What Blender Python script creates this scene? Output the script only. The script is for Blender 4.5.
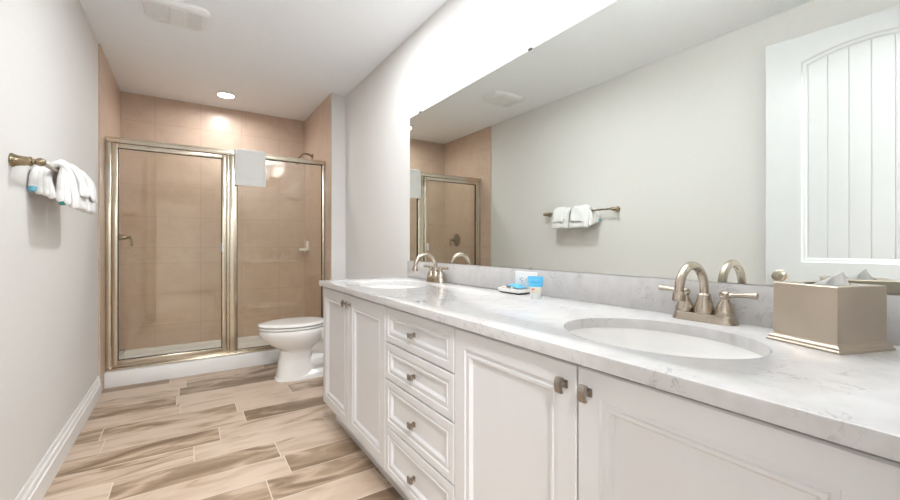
import bpy, bmesh, math, random
from mathutils import Vector, Matrix
from math import sin, cos, pi, radians, sqrt

for o in list(bpy.data.objects):
    bpy.data.objects.remove(o)
S = bpy.context.scene
C = S.collection
random.seed(7)

# ------------------------------------------------------------------ camera, world, exposure
cam_d = bpy.data.cameras.new('camera')
cam = bpy.data.objects.new('camera', cam_d)
C.objects.link(cam)
cam.location = (0, 0, 1.045)
cam.rotation_euler = (radians(90), 0, radians(-33.33))
cam_d.sensor_width = 36
cam_d.lens = 16
cam_d.shift_y = -5 / 900
cam_d.clip_start = 0.02
S.camera = cam
S.view_settings.view_transform = 'Standard'
S.view_settings.look = 'None'
S.view_settings.gamma = 1
S.view_settings.use_curve_mapping = False
S.view_settings.exposure = 0.65

w = bpy.data.worlds.new('world')
S.world = w
w.use_nodes = True
w.node_tree.nodes['Background'].inputs[0].default_value = (0.80, 0.90, 1.0, 1)
w.node_tree.nodes['Background'].inputs[1].default_value = 1.0


XR0 = 1.241                # plane of the mirror wall


def area(name, loc, rot, size, power, col=(1, 1, 1), shape='DISK', size_y=None, spread=180):
    d = bpy.data.lights.new(name, 'AREA')
    d.shape = shape
    d.size = size
    if size_y:
        d.size_y = size_y
    d.energy = power
    d.color = col
    d.spread = radians(spread)
    o = bpy.data.objects.new(name, d)
    o.location = loc
    o.rotation_euler = rot
    C.objects.link(o)
    return o


DOME_STRENGTH = 2.0        # glow of the hanging globe, added out of view as fill
UP_Y = (0.40, 0.72, 1.04)  # unseen upward bowls, added to bounce light off the ceiling
for k, y in enumerate(UP_Y):
    area('added_bowl_uplight', (XR0 - 0.125, y, 2.086), (radians(180), 0, 0), 0.10, 5.6, (0.93, 0.965, 1.0))
area('added_can_fill', (0.62, 2.15, 2.425), (0, 0, 0), 0.15, 11.5, (0.92, 0.965, 1.0))  # can added out of view to lift the far end of the room
area('shower_can_light', (0.304, 4.25, 2.432), (0, 0, 0), 0.15, 6.5, (0.97, 0.985, 1.0), spread=168)
area('added_bedroom_fill', (-0.1, -1.0, 2.43), (0, 0, 0), 0.5, 72, (0.965, 0.98, 1.0))  # unseen source added beyond the doorway as frontal fill

# ------------------------------------------------------------------ materials
def mat(name, col=(0.8, 0.8, 0.8), rough=0.5, metal=0.0, **kw):
    m = bpy.data.materials.new(name)
    m.use_nodes = True
    b = m.node_tree.nodes['Principled BSDF']
    b.inputs['Base Color'].default_value = (*col, 1)
    b.inputs['Roughness'].default_value = rough
    b.inputs['Metallic'].default_value = metal
    for k, v in kw.items():
        b.inputs[k].default_value = v
    return m


class NT:
    """small helper to wire shader nodes"""
    def __init__(s, m):
        s.t = m.node_tree
        s.b = s.t.nodes['Principled BSDF']

    def n(s, typ, ins=None, **props):
        nd = s.t.nodes.new(typ)
        for k, v in props.items():
            setattr(nd, k, v)
        for k, v in (ins or {}).items():
            if isinstance(v, bpy.types.NodeSocket):
                s.t.links.new(v, nd.inputs[k])
            else:
                nd.inputs[k].default_value = v
        return nd

    def m(s, op, a, b=0.0, c=None):
        ins = {0: a, 1: b}
        if c is not None:
            ins[2] = c
        return s.n('ShaderNodeMath', ins, operation=op).outputs[0]

    def ramp(s, fac, stops):
        r = s.n('ShaderNodeValToRGB', {0: fac})
        e = r.color_ramp.elements
        while len(e) < len(stops):
            e.new(0.5)
        for k, (p, c) in enumerate(stops):
            e[k].position = p
            e[k].color = (*c, 1) if len(c) == 3 else c
        return r.outputs[0]

    def mix(s, fac, a, b, mode='MIX'):
        nd = s.t.nodes.new('ShaderNodeMix')
        nd.data_type = 'RGBA'
        nd.blend_type = mode
        for k, v in ((0, fac), (6, a), (7, b)):
            if isinstance(v, bpy.types.NodeSocket):
                s.t.links.new(v, nd.inputs[k])
            else:
                nd.inputs[k].default_value = v if k == 0 else (*v, 1)
        return nd.outputs[2]

    def link(s, out, name):
        s.t.links.new(out, s.b.inputs[name])

    def coord(s):
        return s.n('ShaderNodeTexCoord').outputs['Object']

    def bump(s, h, strength, dist=0.002):
        b = s.n('ShaderNodeBump', {'Height': h, 'Strength': strength, 'Distance': dist})
        s.link(b.outputs[0], 'Normal')


def noisy(m, scale, amount, bump=0.0, detail=3.0, dist=0.002):
    """soft tone variation and bump of a real surface"""
    t = NT(m)
    c = t.coord()
    nz = t.n('ShaderNodeTexNoise', {'Vector': c, 'Scale': scale, 'Detail': detail}).outputs[0]
    base = tuple(t.b.inputs['Base Color'].default_value)[:3]
    lo = tuple(x * (1 - amount) for x in base)
    hi = tuple(min(1, x * (1 + amount)) for x in base)
    t.link(t.ramp(nz, [(0.3, lo), (0.7, hi)]), 'Base Color')
    if bump:
        t.bump(nz, bump, dist)
    return m


def tissue_material():
    m = bpy.data.materials.new('tissue_paper')
    m.use_nodes = True
    t = m.node_tree
    t.nodes.clear()
    out = t.nodes.new('ShaderNodeOutputMaterial')
    mix = t.nodes.new('ShaderNodeMixShader')
    d = t.nodes.new('ShaderNodeBsdfDiffuse')
    tr = t.nodes.new('ShaderNodeBsdfTranslucent')
    nz = t.nodes.new('ShaderNodeTexNoise')
    nz.inputs['Scale'].default_value = 150
    rp = t.nodes.new('ShaderNodeValToRGB')
    rp.color_ramp.elements[0].color = (0.90, 0.89, 0.88, 1)
    rp.color_ramp.elements[1].color = (0.95, 0.95, 0.94, 1)
    t.links.new(nz.outputs[0], rp.inputs[0])
    t.links.new(rp.outputs[0], d.inputs[0])
    t.links.new(rp.outputs[0], tr.inputs[0])
    mix.inputs[0].default_value = 0.5
    t.links.new(d.outputs[0], mix.inputs[1])
    t.links.new(tr.outputs[0], mix.inputs[2])
    t.links.new(mix.outputs[0], out.inputs[0])
    return m


M = {}
M['wall'] = noisy(mat('wall_paint', (0.735, 0.715, 0.69), 0.7), 60, 0.01, 0.12)
M['ceiling'] = noisy(mat('ceiling_paint', (0.925, 0.945, 0.97), 0.85), 90, 0.015, 0.5)
M['trim'] = noisy(mat('trim_paint', (0.83, 0.82, 0.80), 0.35), 20, 0.008)
M['cab'] = noisy(mat('cabinet_paint', (0.73, 0.727, 0.728), 0.33), 15, 0.006)
M['door'] = noisy(mat('door_paint', (0.63, 0.635, 0.64), 0.35), 15, 0.006)
M['dark'] = noisy(mat('cabinet_shadow_gap', (0.35, 0.32, 0.28), 0.6), 15, 0.02)
M['ceramic'] = noisy(mat('white_vitreous_china', (0.86, 0.84, 0.81), 0.08, 0, **{'Coat Weight': 0.4}), 8, 0.004)
M['acrylic'] = noisy(mat('white_acrylic', (0.86, 0.85, 0.83), 0.25), 8, 0.006)
M['plastic'] = noisy(mat('white_plastic', (0.84, 0.84, 0.83), 0.35), 20, 0.006)
M['slot'] = noisy(mat('dark_slot', (0.06, 0.055, 0.05), 0.6), 40, 0.1)
M['towel'] = noisy(mat('white_terry_cloth', (0.85, 0.84, 0.82), 0.95, 0, **{'Sheen Weight': 0.3}), 350, 0.03, 0.8, 4, 0.004)
M['tag_blue'] = noisy(mat('blue_cloth', (0.16, 0.45, 0.60), 0.8), 80, 0.06)
M['tag_green'] = noisy(mat('green_cloth', (0.03, 0.20, 0.17), 0.8), 80, 0.06)
M['tissue'] = tissue_material()
M['blue'] = noisy(mat('blue_print', (0.10, 0.50, 0.80), 0.35), 60, 0.08)
M['cream'] = noisy(mat('cream_plastic', (0.85, 0.80, 0.70), 0.35), 30, 0.02)
M['orange'] = noisy(mat('orange_print', (0.80, 0.30, 0.18), 0.4), 60, 0.08)
M['traydark'] = noisy(mat('dark_tray_foot', (0.08, 0.07, 0.07), 0.5), 60, 0.06)


def brushed(name, col, rough, axis_scale):
    m = mat(name, col, rough, 1.0)
    t = NT(m)
    mp = t.n('ShaderNodeMapping', {'Vector': t.coord(), 'Scale': axis_scale})
    nz = t.n('ShaderNodeTexNoise', {'Vector': mp.outputs[0], 'Scale': 30.0, 'Detail': 3.0}).outputs[0]
    t.link(t.ramp(nz, [(0.3, tuple(x * 0.93 for x in col)), (0.7, tuple(min(1, x * 1.06) for x in col))]), 'Base Color')
    t.link(t.m('MULTIPLY_ADD', nz, 0.12, rough - 0.06), 'Roughness')
    return m


M['nickel'] = brushed('brushed_nickel', (0.50, 0.435, 0.36), 0.27, (0.25, 0.25, 0.25))
M['knob'] = brushed('knob_nickel', (0.36, 0.32, 0.275), 0.30, (3, 3, 3))
M['bronze'] = brushed('aged_nickel', (0.33, 0.265, 0.175), 0.28, (3, 3, 3))
M['frame'] = brushed('shower_frame_nickel', (0.66, 0.59, 0.48), 0.24, (1, 1, 8))
M['boxmetal'] = brushed('tissue_box_nickel', (0.57, 0.49, 0.40), 0.36, (0.4, 0.4, 0.4))
M['chrome'] = brushed('polished_metal', (0.75, 0.75, 0.74), 0.12, (3, 3, 3))

M['mirror'] = mat('mirror_silver', (0.84, 0.87, 0.835), 0.0, 1.0)
M['mirror_edge'] = noisy(mat('mirror_edge_glass', (0.12, 0.14, 0.13), 0.2), 40, 0.05)


def glass_material():
    m = bpy.data.materials.new('shower_glass')
    m.use_nodes = True
    t = m.node_tree
    t.nodes.clear()
    out = t.nodes.new('ShaderNodeOutputMaterial')
    mix = t.nodes.new('ShaderNodeMixShader')
    tr = t.nodes.new('ShaderNodeBsdfTransparent')
    tr.inputs[0].default_value = (0.975, 0.97, 0.93, 1)
    gl = t.nodes.new('ShaderNodeBsdfGlossy')
    gl.inputs['Color'].default_value = (1, 1, 1, 1)
    gl.inputs['Roughness'].default_value = 0.0
    fr = t.nodes.new('ShaderNodeFresnel')
    fr.inputs[0].default_value = 1.5
    t.links.new(fr.outputs[0], mix.inputs[0])
    t.links.new(tr.outputs[0], mix.inputs[1])
    t.links.new(gl.outputs[0], mix.inputs[2])
    t.links.new(mix.outputs[0], out.inputs[0])
    return m


M['glass'] = glass_material()


def emission(name, col, strength):
    m = mat(name, (0.9, 0.9, 0.9), 0.4)
    b = m.node_tree.nodes['Principled BSDF']
    b.inputs['Emission Color'].default_value = (*col, 1)
    b.inputs['Emission Strength'].default_value = strength
    return m


M['dome'] = emission('added_globe_glow', (0.94, 0.975, 1.0), DOME_STRENGTH)
M['can'] = emission('lit_can_lens', (1, 0.96, 0.9), 12)


def quartz():
    m = mat('white_quartz', (0.85, 0.84, 0.82), 0.13, 0, **{'Coat Weight': 0.1, 'Coat Roughness': 0.04})
    t = NT(m)
    c = t.coord()
    warp = t.n('ShaderNodeTexNoise', {'Vector': c, 'Scale': 9.0, 'Detail': 4.0}).outputs[1]
    wv = t.n('ShaderNodeMix', {0: 0.16, 4: c, 5: warp}, data_type='VECTOR').outputs[1]
    v = t.n('ShaderNodeTexNoise', {'Vector': wv, 'Scale': 20.0, 'Detail': 3.0, 'Roughness': 0.6}).outputs[0]
    line = t.m('ABSOLUTE', t.m('SUBTRACT', v, 0.5))
    vein = t.ramp(line, [(0.0, (1, 1, 1)), (0.024, (0, 0, 0))])
    msk = t.n('ShaderNodeTexNoise', {'Vector': c, 'Scale': 13.0, 'Detail': 2.0}).outputs[0]
    vein = t.m('MULTIPLY', vein, t.ramp(msk, [(0.51, (0, 0, 0)), (0.66, (1, 1, 1))]))
    cloud = t.n('ShaderNodeTexNoise', {'Vector': c, 'Scale': 28.0, 'Detail': 5.0}).outputs[0]
    base = t.ramp(cloud, [(0.3, (0.58, 0.56, 0.545)), (0.6, (0.63, 0.615, 0.605))])
    t.link(t.mix(t.m('MULTIPLY', vein, 0.62), base, (0.31, 0.30, 0.31)), 'Base Color')
    return m


M['quartz'] = quartz()


def plank_floor():
    m = mat('wood_look_plank_tile', (0.6, 0.5, 0.4), 0.42)
    t = NT(m)
    c = t.coord()
    xyz = t.n('ShaderNodeSeparateXYZ', {0: c})
    x, y = xyz.outputs[0], xyz.outputs[1]
    PW, PL = 0.176, 0.66
    ry = t.m('DIVIDE', y, PW)
    row = t.m('FLOOR', ry)
    roff = t.n('ShaderNodeTexWhiteNoise', {'W': row}, noise_dimensions='1D').outputs[0]
    rx = t.m('ADD', t.m('DIVIDE', x, PL), t.m('MULTIPLY', roff, 3.7))
    col = t.m('FLOOR', rx)
    cell = t.n('ShaderNodeCombineXYZ', {0: col, 1: row, 2: 0.0}).outputs[0]
    rnd = t.n('ShaderNodeTexWhiteNoise', {'Vector': cell}, noise_dimensions='2D')
    r1 = rnd.outputs[0]
    # grout joint
    fx, fy = t.m('FRACT', rx), t.m('FRACT', ry)
    ex = t.m('MULTIPLY', t.m('MINIMUM', fx, t.m('SUBTRACT', 1.0, fx)), PL)
    ey = t.m('MULTIPLY', t.m('MINIMUM', fy, t.m('SUBTRACT', 1.0, fy)), PW)
    edge = t.m('MINIMUM', ex, ey)
    joint = t.m('LESS_THAN', edge, 0.0022)
    # wood figure, its own on every plank
    gv = t.n('ShaderNodeCombineXYZ', {0: t.m('MULTIPLY', x, 1.9), 1: t.m('MULTIPLY', y, 6.5), 2: t.m('MULTIPLY', r1, 40.0)}).outputs[0]
    big = t.n('ShaderNodeTexNoise', {'Vector': gv, 'Scale': 1.25, 'Detail': 5.0, 'Roughness': 0.5, 'Distortion': 1.5}).outputs[0]
    gv2 = t.n('ShaderNodeCombineXYZ', {0: t.m('MULTIPLY', x, 4.0), 1: t.m('MULTIPLY', y, 90.0), 2: t.m('MULTIPLY', r1, 17.0)}).outputs[0]
    fine = t.n('ShaderNodeTexNoise', {'Vector': gv2, 'Scale': 1.5, 'Detail': 5.0, 'Roughness': 0.65}).outputs[0]
    tone = t.m('ADD', t.m('MULTIPLY', t.m('SUBTRACT', r1, 0.5), 0.30), t.m('MULTIPLY_ADD', big, 0.85, 0.09))
    tone = t.m('ADD', tone, t.m('MULTIPLY', t.m('SUBTRACT', fine, 0.5), 0.15))
    wood = t.ramp(tone, [(0.30, (0.22, 0.145, 0.09)), (0.43, (0.38, 0.27, 0.18)), (0.50, (0.52, 0.388, 0.285)), (0.66, (0.62, 0.488, 0.38))])
    t.link(t.mix(joint, wood, (0.68, 0.58, 0.48)), 'Base Color')
    t.bump(t.m('MULTIPLY', t.m('SUBTRACT', 1.0, joint), 1.0), 0.25, 0.001)
    return m


M['floor'] = plank_floor()


def tile_material(name, axis):
    """large beige ceramic tile, axis = the horizontal axis of the wall (0 x, 1 y)"""
    m = mat(name, (0.6, 0.45, 0.34), 0.30)
    t = NT(m)
    c = t.coord()
    xyz = t.n('ShaderNodeSeparateXYZ', {0: c})
    h, z = xyz.outputs[axis], xyz.outputs[2]
    TW, TH = 0.363, 0.2925
    off = 0.613 if axis == 0 else 0.1
    fh = t.m('FRACT', t.m('DIVIDE', t.m('ADD', h, off), TW))
    eh = t.m('MULTIPLY', t.m('MINIMUM', fh, t.m('SUBTRACT', 1.0, fh)), TW)
    above = t.m('GREATER_THAN', z, 1.02)
    below = t.m('LESS_THAN', z, 0.87)
    band = t.m('SUBTRACT', 1.0, t.m('ADD', above, below))
    z0 = t.m('ADD', t.m('MULTIPLY', above, t.m('SUBTRACT', z, 1.02)), t.m('MULTIPLY', below, t.m('SUBTRACT', 1.16, t.m('ADD', z, 0.29))))
    fz = t.m('FRACT', t.m('DIVIDE', t.m('ADD', z0, 0.0), TH))
    ez = t.m('MULTIPLY', t.m('MINIMUM', fz, t.m('SUBTRACT', 1.0, fz)), TH)
    eb = t.m('MINIMUM', t.m('ABSOLUTE', t.m('SUBTRACT', z, 1.02)), t.m('ABSOLUTE', t.m('SUBTRACT', z, 0.87)))
    ez = t.m('MINIMUM', t.m('ADD', ez, t.m('MULTIPLY', band, 1.0)), eb)
    edge = t.m('MINIMUM', eh, ez)
    joint = t.m('LESS_THAN', edge, 0.003)
    cloud = t.n('ShaderNodeTexNoise', {'Vector': c, 'Scale': 5.0, 'Detail': 8.0, 'Roughness': 0.62, 'Distortion': 1.5}).outputs[0]
    stone = t.ramp(cloud, [(0.25, (0.54, 0.395, 0.295)), (0.5, (0.605, 0.455, 0.35)), (0.75, (0.635, 0.495, 0.395))])
    # relief scrolls on the border course
    wv = t.n('ShaderNodeTexWave', {'Vector': c, 'Scale': 5.0, 'Distortion': 9.0, 'Detail': 1.0, 'Detail Scale': 2.2}, wave_type='RINGS').outputs[1]
    scroll = t.m('MULTIPLY', band, t.ramp(wv, [(0.6, (0, 0, 0)), (0.85, (1, 1, 1))]))
    scroll = t.m('MULTIPLY', scroll, t.m('GREATER_THAN', eb, 0.02))
    cc = t.mix(t.m('MULTIPLY', scroll, 0.25), stone, (0.68, 0.57, 0.47))
    t.link(t.mix(t.m('MULTIPLY', joint, 0.5), cc, (0.44, 0.31, 0.23)), 'Base Color')
    t.bump(t.m('SUBTRACT', 1.0, joint), 0.3, 0.001)
    return m


M['tile_x'] = tile_material('beige_wall_tile_across', 0)
M['tile_y'] = tile_material('beige_wall_tile_along', 1)

# ------------------------------------------------------------------ mesh helpers
ROOT = {}      # name of an Empty -> its world location


def obj(name, bm, m, parent=None, smooth=None):
    """link a bmesh (in world coordinates) as one mesh object"""
    bmesh.ops.recalc_face_normals(bm, faces=bm.faces[:])
    p = parent
    while p is not None and p.name not in ROOT:
        p = p.parent
    if p is not None:
        bmesh.ops.translate(bm, verts=bm.verts[:], vec=-ROOT[p.name])
    me = bpy.data.meshes.new(name)
    bm.to_mesh(me)
    bm.free()
    for k in (m if isinstance(m, (list, tuple)) else [m]):
        me.materials.append(k)
    if smooth is not None:
        me.shade_smooth()
        me.set_sharp_from_angle(angle=radians(smooth))
    o = bpy.data.objects.new(name, me)
    C.objects.link(o)
    if parent is not None:
        o.parent = parent
    return o


def tag(o, label=None, cat=None, group=None, kind=None):
    if label:
        o['label'] = label
    if cat:
        o['category'] = cat
    if group:
        o['group'] = group
    if kind:
        o['kind'] = kind
    return o


def thing(name, loc, label, cat, group=None, kind=None):
    o = bpy.data.objects.new(name, None)
    o.empty_display_size = 0.05
    o.location = loc
    C.objects.link(o)
    ROOT[o.name] = Vector(loc)
    return tag(o, label, cat, group, kind)


def struct(name, bm, m, label, cat, smooth=None, parent=None):
    o = obj(name, bm, m, parent, smooth)
    return tag(o, label, cat, None, 'structure')


def dup(root, loc, label):
    r = root.copy()
    C.objects.link(r)
    r.location = loc
    r['label'] = label
    for ch in root.children:
        c = ch.copy()
        C.objects.link(c)
        c.parent = r
        for g in ch.children:
            d = g.copy()
            C.objects.link(d)
            d.parent = c
    return r


def B():
    return bmesh.new()


def box(bm, x0, x1, y0, y1, z0, z1, bev=0.0, seg=2, mi=0):
    vs = [bm.verts.new((x, y, z)) for x in (x0, x1) for y in (y0, y1) for z in (z0, z1)]
    F = [(0, 1, 3, 2), (4, 6, 7, 5), (0, 4, 5, 1), (2, 3, 7, 6), (0, 2, 6, 4), (1, 5, 7, 3)]
    fs = [bm.faces.new([vs[i] for i in f]) for f in F]
    for f in fs:
        f.material_index = mi
    if bev > 0:
        es = list({e for f in fs for e in f.edges})
        r = bmesh.ops.bevel(bm, geom=es, offset=bev, segments=seg, profile=0.5, affect='EDGES')
        for f in r['faces']:
            f.material_index = mi
    return bm


def loft(bm, rings, caps=True, closed=True, mi=0):
    R = [[bm.verts.new(p) for p in r] for r in rings]
    n = len(R[0])
    for a, b in zip(R[:-1], R[1:]):
        for i in range(n if closed else n - 1):
            j = (i + 1) % n
            f = bm.faces.new((a[i], a[j], b[j], b[i]))
            f.material_index = mi
    if caps:
        f = bm.faces.new(R[0][::-1]); f.material_index = mi
        f = bm.faces.new(R[-1]); f.material_index = mi
    return bm


def lathe(bm, origin, axis, prof, n=24, mi=0):
    """prof: list of (along, radius)"""
    axis = Vector(axis).normalized()
    u = axis.orthogonal().normalized()
    v = axis.cross(u)
    o = Vector(origin)
    rings = [[o + axis * a + (u * cos(2 * pi * i / n) + v * sin(2 * pi * i / n)) * max(r, 1e-4) for i in range(n)] for a, r in prof]
    return loft(bm, rings, mi=mi)


def tube(bm, pts, rad, n=14, mi=0, squash=None):
    """sweep a circle along points; rad number or list; squash=(side vector, factor across it)"""
    P = [Vector(p) for p in pts]
    k = len(P)
    R = rad if isinstance(rad, (list, tuple)) else [rad] * k
    rings = []
    prev = None
    for i in range(k):
        d = (P[min(i + 1, k - 1)] - P[max(i - 1, 0)]).normalized()
        if prev is None:
            u = d.orthogonal().normalized() if squash is None else (Vector(squash[0]) - d * d.dot(Vector(squash[0]))).normalized()
        else:
            u = (prev - d * prev.dot(d)).normalized()
        prev = u
        v = d.cross(u)
        f = 1.0 if squash is None else squash[1]
        rings.append([P[i] + (u * cos(2 * pi * j / n) * f + v * sin(2 * pi * j / n)) * R[i] for j in range(n)])
    return loft(bm, rings, mi=mi)


def spline(pts, per=6):
    P = [Vector(p) for p in pts]
    out = []
    for i in range(len(P) - 1):
        p0, p1, p2, p3 = P[max(i - 1, 0)], P[i], P[i + 1], P[min(i + 2, len(P) - 1)]
        for s in range(per):
            t = s / per
            out.append(0.5 * ((2 * p1) + (p2 - p0) * t + (2 * p0 - 5 * p1 + 4 * p2 - p3) * t * t + (3 * p1 - p0 - 3 * p2 + p3) * t ** 3))
    out.append(P[-1])
    return out


def profile_run(bm, prof, a, b, mi=0):
    """extrude a closed profile (list of Vectors offsets) from point a to point b"""
    a, b = Vector(a), Vector(b)
    return loft(bm, [[a + Vector(p) for p in prof], [b + Vector(p) for p in prof]], mi=mi)


# ------------------------------------------------------------------ the room
XL, XR, H = -0.513, 1.241, 2.44
YE, YS, YB = 0.035, 3.67, 4.67           # entrance wall, stub wall face, back of the shower
XS = 1.105                              # tiled shower side wall
DX0, DX1, DZ = -0.455, 0.385, 2.20        # doorway

struct('floor', box(B(), XL - 0.1, XR + 0.1, -0.085, YB + 0.1, -0.1, 0), M['floor'], 'wood look plank tile floor in tan and brown', 'floor')
struct('ceiling', box(B(), XL - 0.1, XR + 0.1, -0.085, YB + 0.1, H, H + 0.1), M['ceiling'], 'flat white textured ceiling', 'ceiling')
struct('wall_left', box(B(), XL - 0.1, XL, -0.085, YB + 0.1, 0, H), M['wall'], 'long plain off white wall with the towel bar', 'wall')
struct('wall_right', box(B(), XR, XR + 0.1, -0.085, YB + 0.1, 0, H), M['wall'], 'off white wall behind the vanity mirror', 'wall')
struct('wall_back', box(B(), XL, XR, YB, YB + 0.1, 0, H), M['tile_x'], 'beige tiled wall at the back of the shower', 'wall')
struct('wall_shower', box(B(), XS + 0.008, XR, YS, YB, 0, H), M['wall'], 'short off white stub wall beside the shower', 'wall')
struct('trim_1', box(B(), XL, XL + 0.009, YS - 0.02, YB, 0, H), M['tile_y'], 'beige tiled shower side with the valve', 'tile')
struct('trim_2', box(B(), XS, XS + 0.008, YS + 0.002, YB, 0, H), M['tile_y'], 'beige tiled shower side with the shower head', 'tile')
bm = B()
box(bm, XL, DX0 - 0.02, -0.085, YE, 0, H)
box(bm, DX1 + 0.02, XR, -0.085, YE, 0, H)
box(bm, DX0 - 0.02, DX1 + 0.02, -0.085, YE, DZ + 0.02, H)
struct('wall_front', bm, M['wall'], 'off white entrance wall around the doorway', 'wall')

# bedroom beyond the doorway
BX0, BX1, BY = -1.6, 1.9, -3.2
bm = B(); box(bm, BX0, BX1, BY, -0.085, -0.1, 0)
struct('floor_bedroom', bm, noisy(mat('carpet', (0.45, 0.40, 0.34), 0.95), 300, 0.08, 0.5), 'beige carpet floor beyond the doorway', 'floor')
struct('ceiling_bedroom', box(B(), BX0, BX1, BY, -0.085, H, H + 0.1), M['ceiling'], 'white bedroom ceiling beyond the doorway', 'ceiling')
bm = B()
box(bm, BX0, BX1, BY - 0.1, BY, 0, H)
box(bm, BX1, BX1 + 0.1, BY, -0.085, 0, H)
box(bm, BX0 - 0.1, BX0, BY, -0.085, 0, H)
box(bm, BX0, XL - 0.1, -0.185, -0.085, 0, H)
box(bm, XR + 0.1, BX1, -0.185, -0.085, 0, H)
struct('wall_bedroom', bm, M['wall'], 'off white bedroom walls beyond the doorway', 'wall')

# baseboards
def bb_prof(nx, ny):
    q = [(0, 0), (0.017, 0), (0.017, 0.082), (0.0115, 0.086), (0.0115, 0.094), (0.014, 0.098), (0.013, 0.110), (0.007, 0.117), (0.007, 0.128), (0.004, 0.138), (0, 0.138)]
    return [(nx * d, ny * d, z) for d, z in q]


struct('baseboard_left', profile_run(B(), bb_prof(1, 0), (XL, YE, 0), (XL, YS - 0.02, 0)), M['trim'], 'white moulded baseboard along the towel bar wall', 'baseboard', 30)
struct('baseboard_back', profile_run(B(), bb_prof(0, -1), (XS + 0.008, YS, 0), (XR, YS, 0)), M['trim'], 'white baseboard at the foot of the stub wall', 'baseboard', 30)
struct('baseboard_right', profile_run(B(), bb_prof(-1, 0), (XR, 2.41, 0), (XR, YS, 0)), M['trim'], 'white baseboard behind the toilet', 'baseboard', 30)
bm = B()
for x0, x1 in ((DX0 - 0.02, DX0), (DX1, DX1 + 0.02)):
    box(bm, x0, x1, -0.10, YE + 0.005, 0, DZ, 0.002)
box(bm, DX0 - 0.02, DX1 + 0.02, -0.10, YE + 0.005, DZ, DZ + 0.02, 0.002)
for x0, x1 in ((DX0 - 0.075, DX0 - 0.015), (DX1 + 0.015, DX1 + 0.075)):
    box(bm, x0, x1, YE, YE + 0.016, 0, DZ + 0.015, 0.004)
box(bm, DX0 - 0.075, DX1 + 0.075, YE, YE + 0.016, DZ + 0.015, DZ + 0.075, 0.004)
struct('trim_3', bm, M['trim'], 'white doorway jamb and casing', 'door casing')

# ------------------------------------------------------------------ entry door, open, seen in the mirror
def door_leaf():
    fx, fy = -0.346, 0.934                      # free edge
    hx, hy = -0.420, 0.092                      # hinge edge
    d = Vector((hx - fx, hy - fy, 0)); L = d.length; d.normalize()
    nrm = Vector((-d.y, d.x, 0))
    if nrm.x < 0:
        nrm = -nrm                               # faces the mirror
    root = thing('door_1', (hx, hy, 0), 'open white door with an arched plank panel, seen in the mirror', 'door', None, 'structure')
    T = 0.035

    def P(s, z, dep=0.0):
        return Vector((fx, fy, 0)) + d * s + nrm * dep + Vector((0, 0, z))
    zb, zt = 0.012, DZ - 0.004
    bm = B()
    N = 16
    st = 0.155

    def rect(i, a, b, z0, z1):
        pts = [P(a + i, z0 + i), P(b - i, z0 + i)]
        for k in range(N + 1):
            t = k / N
            pts.append(P(b - i + (a - b + 2 * i) * t, z1 - i))
        return pts

    def arch(i, dep, z0, z1, rise):
        a, b = st + i, L - st - i
        pts = [P(a, z0 + i, dep), P(b, z0 + i, dep)]
        for k in range(N + 1):
            t = k / N
            s = b + (a - b) * t
            pts.append(P(s, z1 - i + rise * (1 - (2 * t - 1) ** 2), dep))
        return pts
    zm = 0.86
    for (z0, z1, p0, p1, rise) in ((zm, zt, 0.95, 2.052, 0.05), (zb, zm, 0.22, 0.76, 0.0)):
        rings = [rect(0, 0, L, z0, z1), arch(0, 0, p0, p1, rise), arch(0.008, -0.006, p0, p1, rise), arch(0.018, -0.008, p0, p1, rise), arch(0.026, -0.013, p0, p1, rise)]
        loft(bm, rings, caps=False)
    for (p0, p1, rise) in ((0.95, 2.052, 0.05), (0.22, 0.76, 0.0)):
        # planks of the recessed panel, with v grooves between
        a, b = st + 0.026, L - st - 0.026
        pw = 0.0773
        n = max(1, int(round((b - a) / pw)))

        def ztop(s):
            t = (s - a) / (b - a)
            return p1 - 0.026 + rise * (1 - (2 * t - 1) ** 2)
        for k in range(n):
            s0, s1 = a + (b - a) * k / n, a + (b - a) * (k + 1) / n
            g = 0.0028
            strips = [(s0, -0.0165), (s0 + g, -0.013), (s1 - g, -0.013), (s1, -0.0165)]
            lo = [bm.verts.new(P(s, p0 + 0.026, dp)) for s, dp in strips]
            hi = [bm.verts.new(P(s, ztop(s), dp)) for s, dp in strips]
            for q in range(3):
                bm.faces.new((lo[q], lo[q + 1], hi[q + 1], hi[q]))
    # back and edges
    f = [P(0, zb), P(L, zb), P(L, zt), P(0, zt)]
    k = [P(0, zb, -T), P(L, zb, -T), P(L, zt, -T), P(0, zt, -T)]
    fv = [bm.verts.new(p) for p in f]; kv = [bm.verts.new(p) for p in k]
    bm.faces.new(kv)
    for i in range(4):
        bm.faces.new((fv[i], fv[(i + 1) % 4], kv[(i + 1) % 4], kv[i]))
    obj('door_leaf', bm, M['door'], root)
    for side in (1, -1):
        o = P(0.065, 0.872, 0 if side > 0 else -T)
        kb = lathe(B(), o, nrm * side, [(0, 0.032), (0.006, 0.033), (0.012, 0.022), (0.03, 0.011), (0.036, 0.014), (0.043, 0.025), (0.055, 0.0285), (0.064, 0.024), (0.069, 0.010), (0.0695, 0)], 24)
        obj('door_knob', kb, M['nickel'], root, 40)
    lp = B()
    a0 = P(-0.0008, 0.872, -T / 2)
    q = [a0 + nrm * x + Vector((0, 0, z)) for x, z in ((-0.012, -0.03), (0.012, -0.03), (0.012, 0.03), (-0.012, 0.03))]
    loft(lp, [q, [p - d * 0.0015 for p in q]])
    obj('latch_plate', lp, M['nickel'], root)
    for z in (0.25, 1.1, 1.95):
        hb = B()
        lathe(hb, P(L + 0.004, z - 0.045, 0.004), (0, 0, 1), [(0, 0.006), (0.09, 0.006)], 12)
        obj('hinge', hb, M['nickel'], root, 40)


door_leaf()

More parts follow.
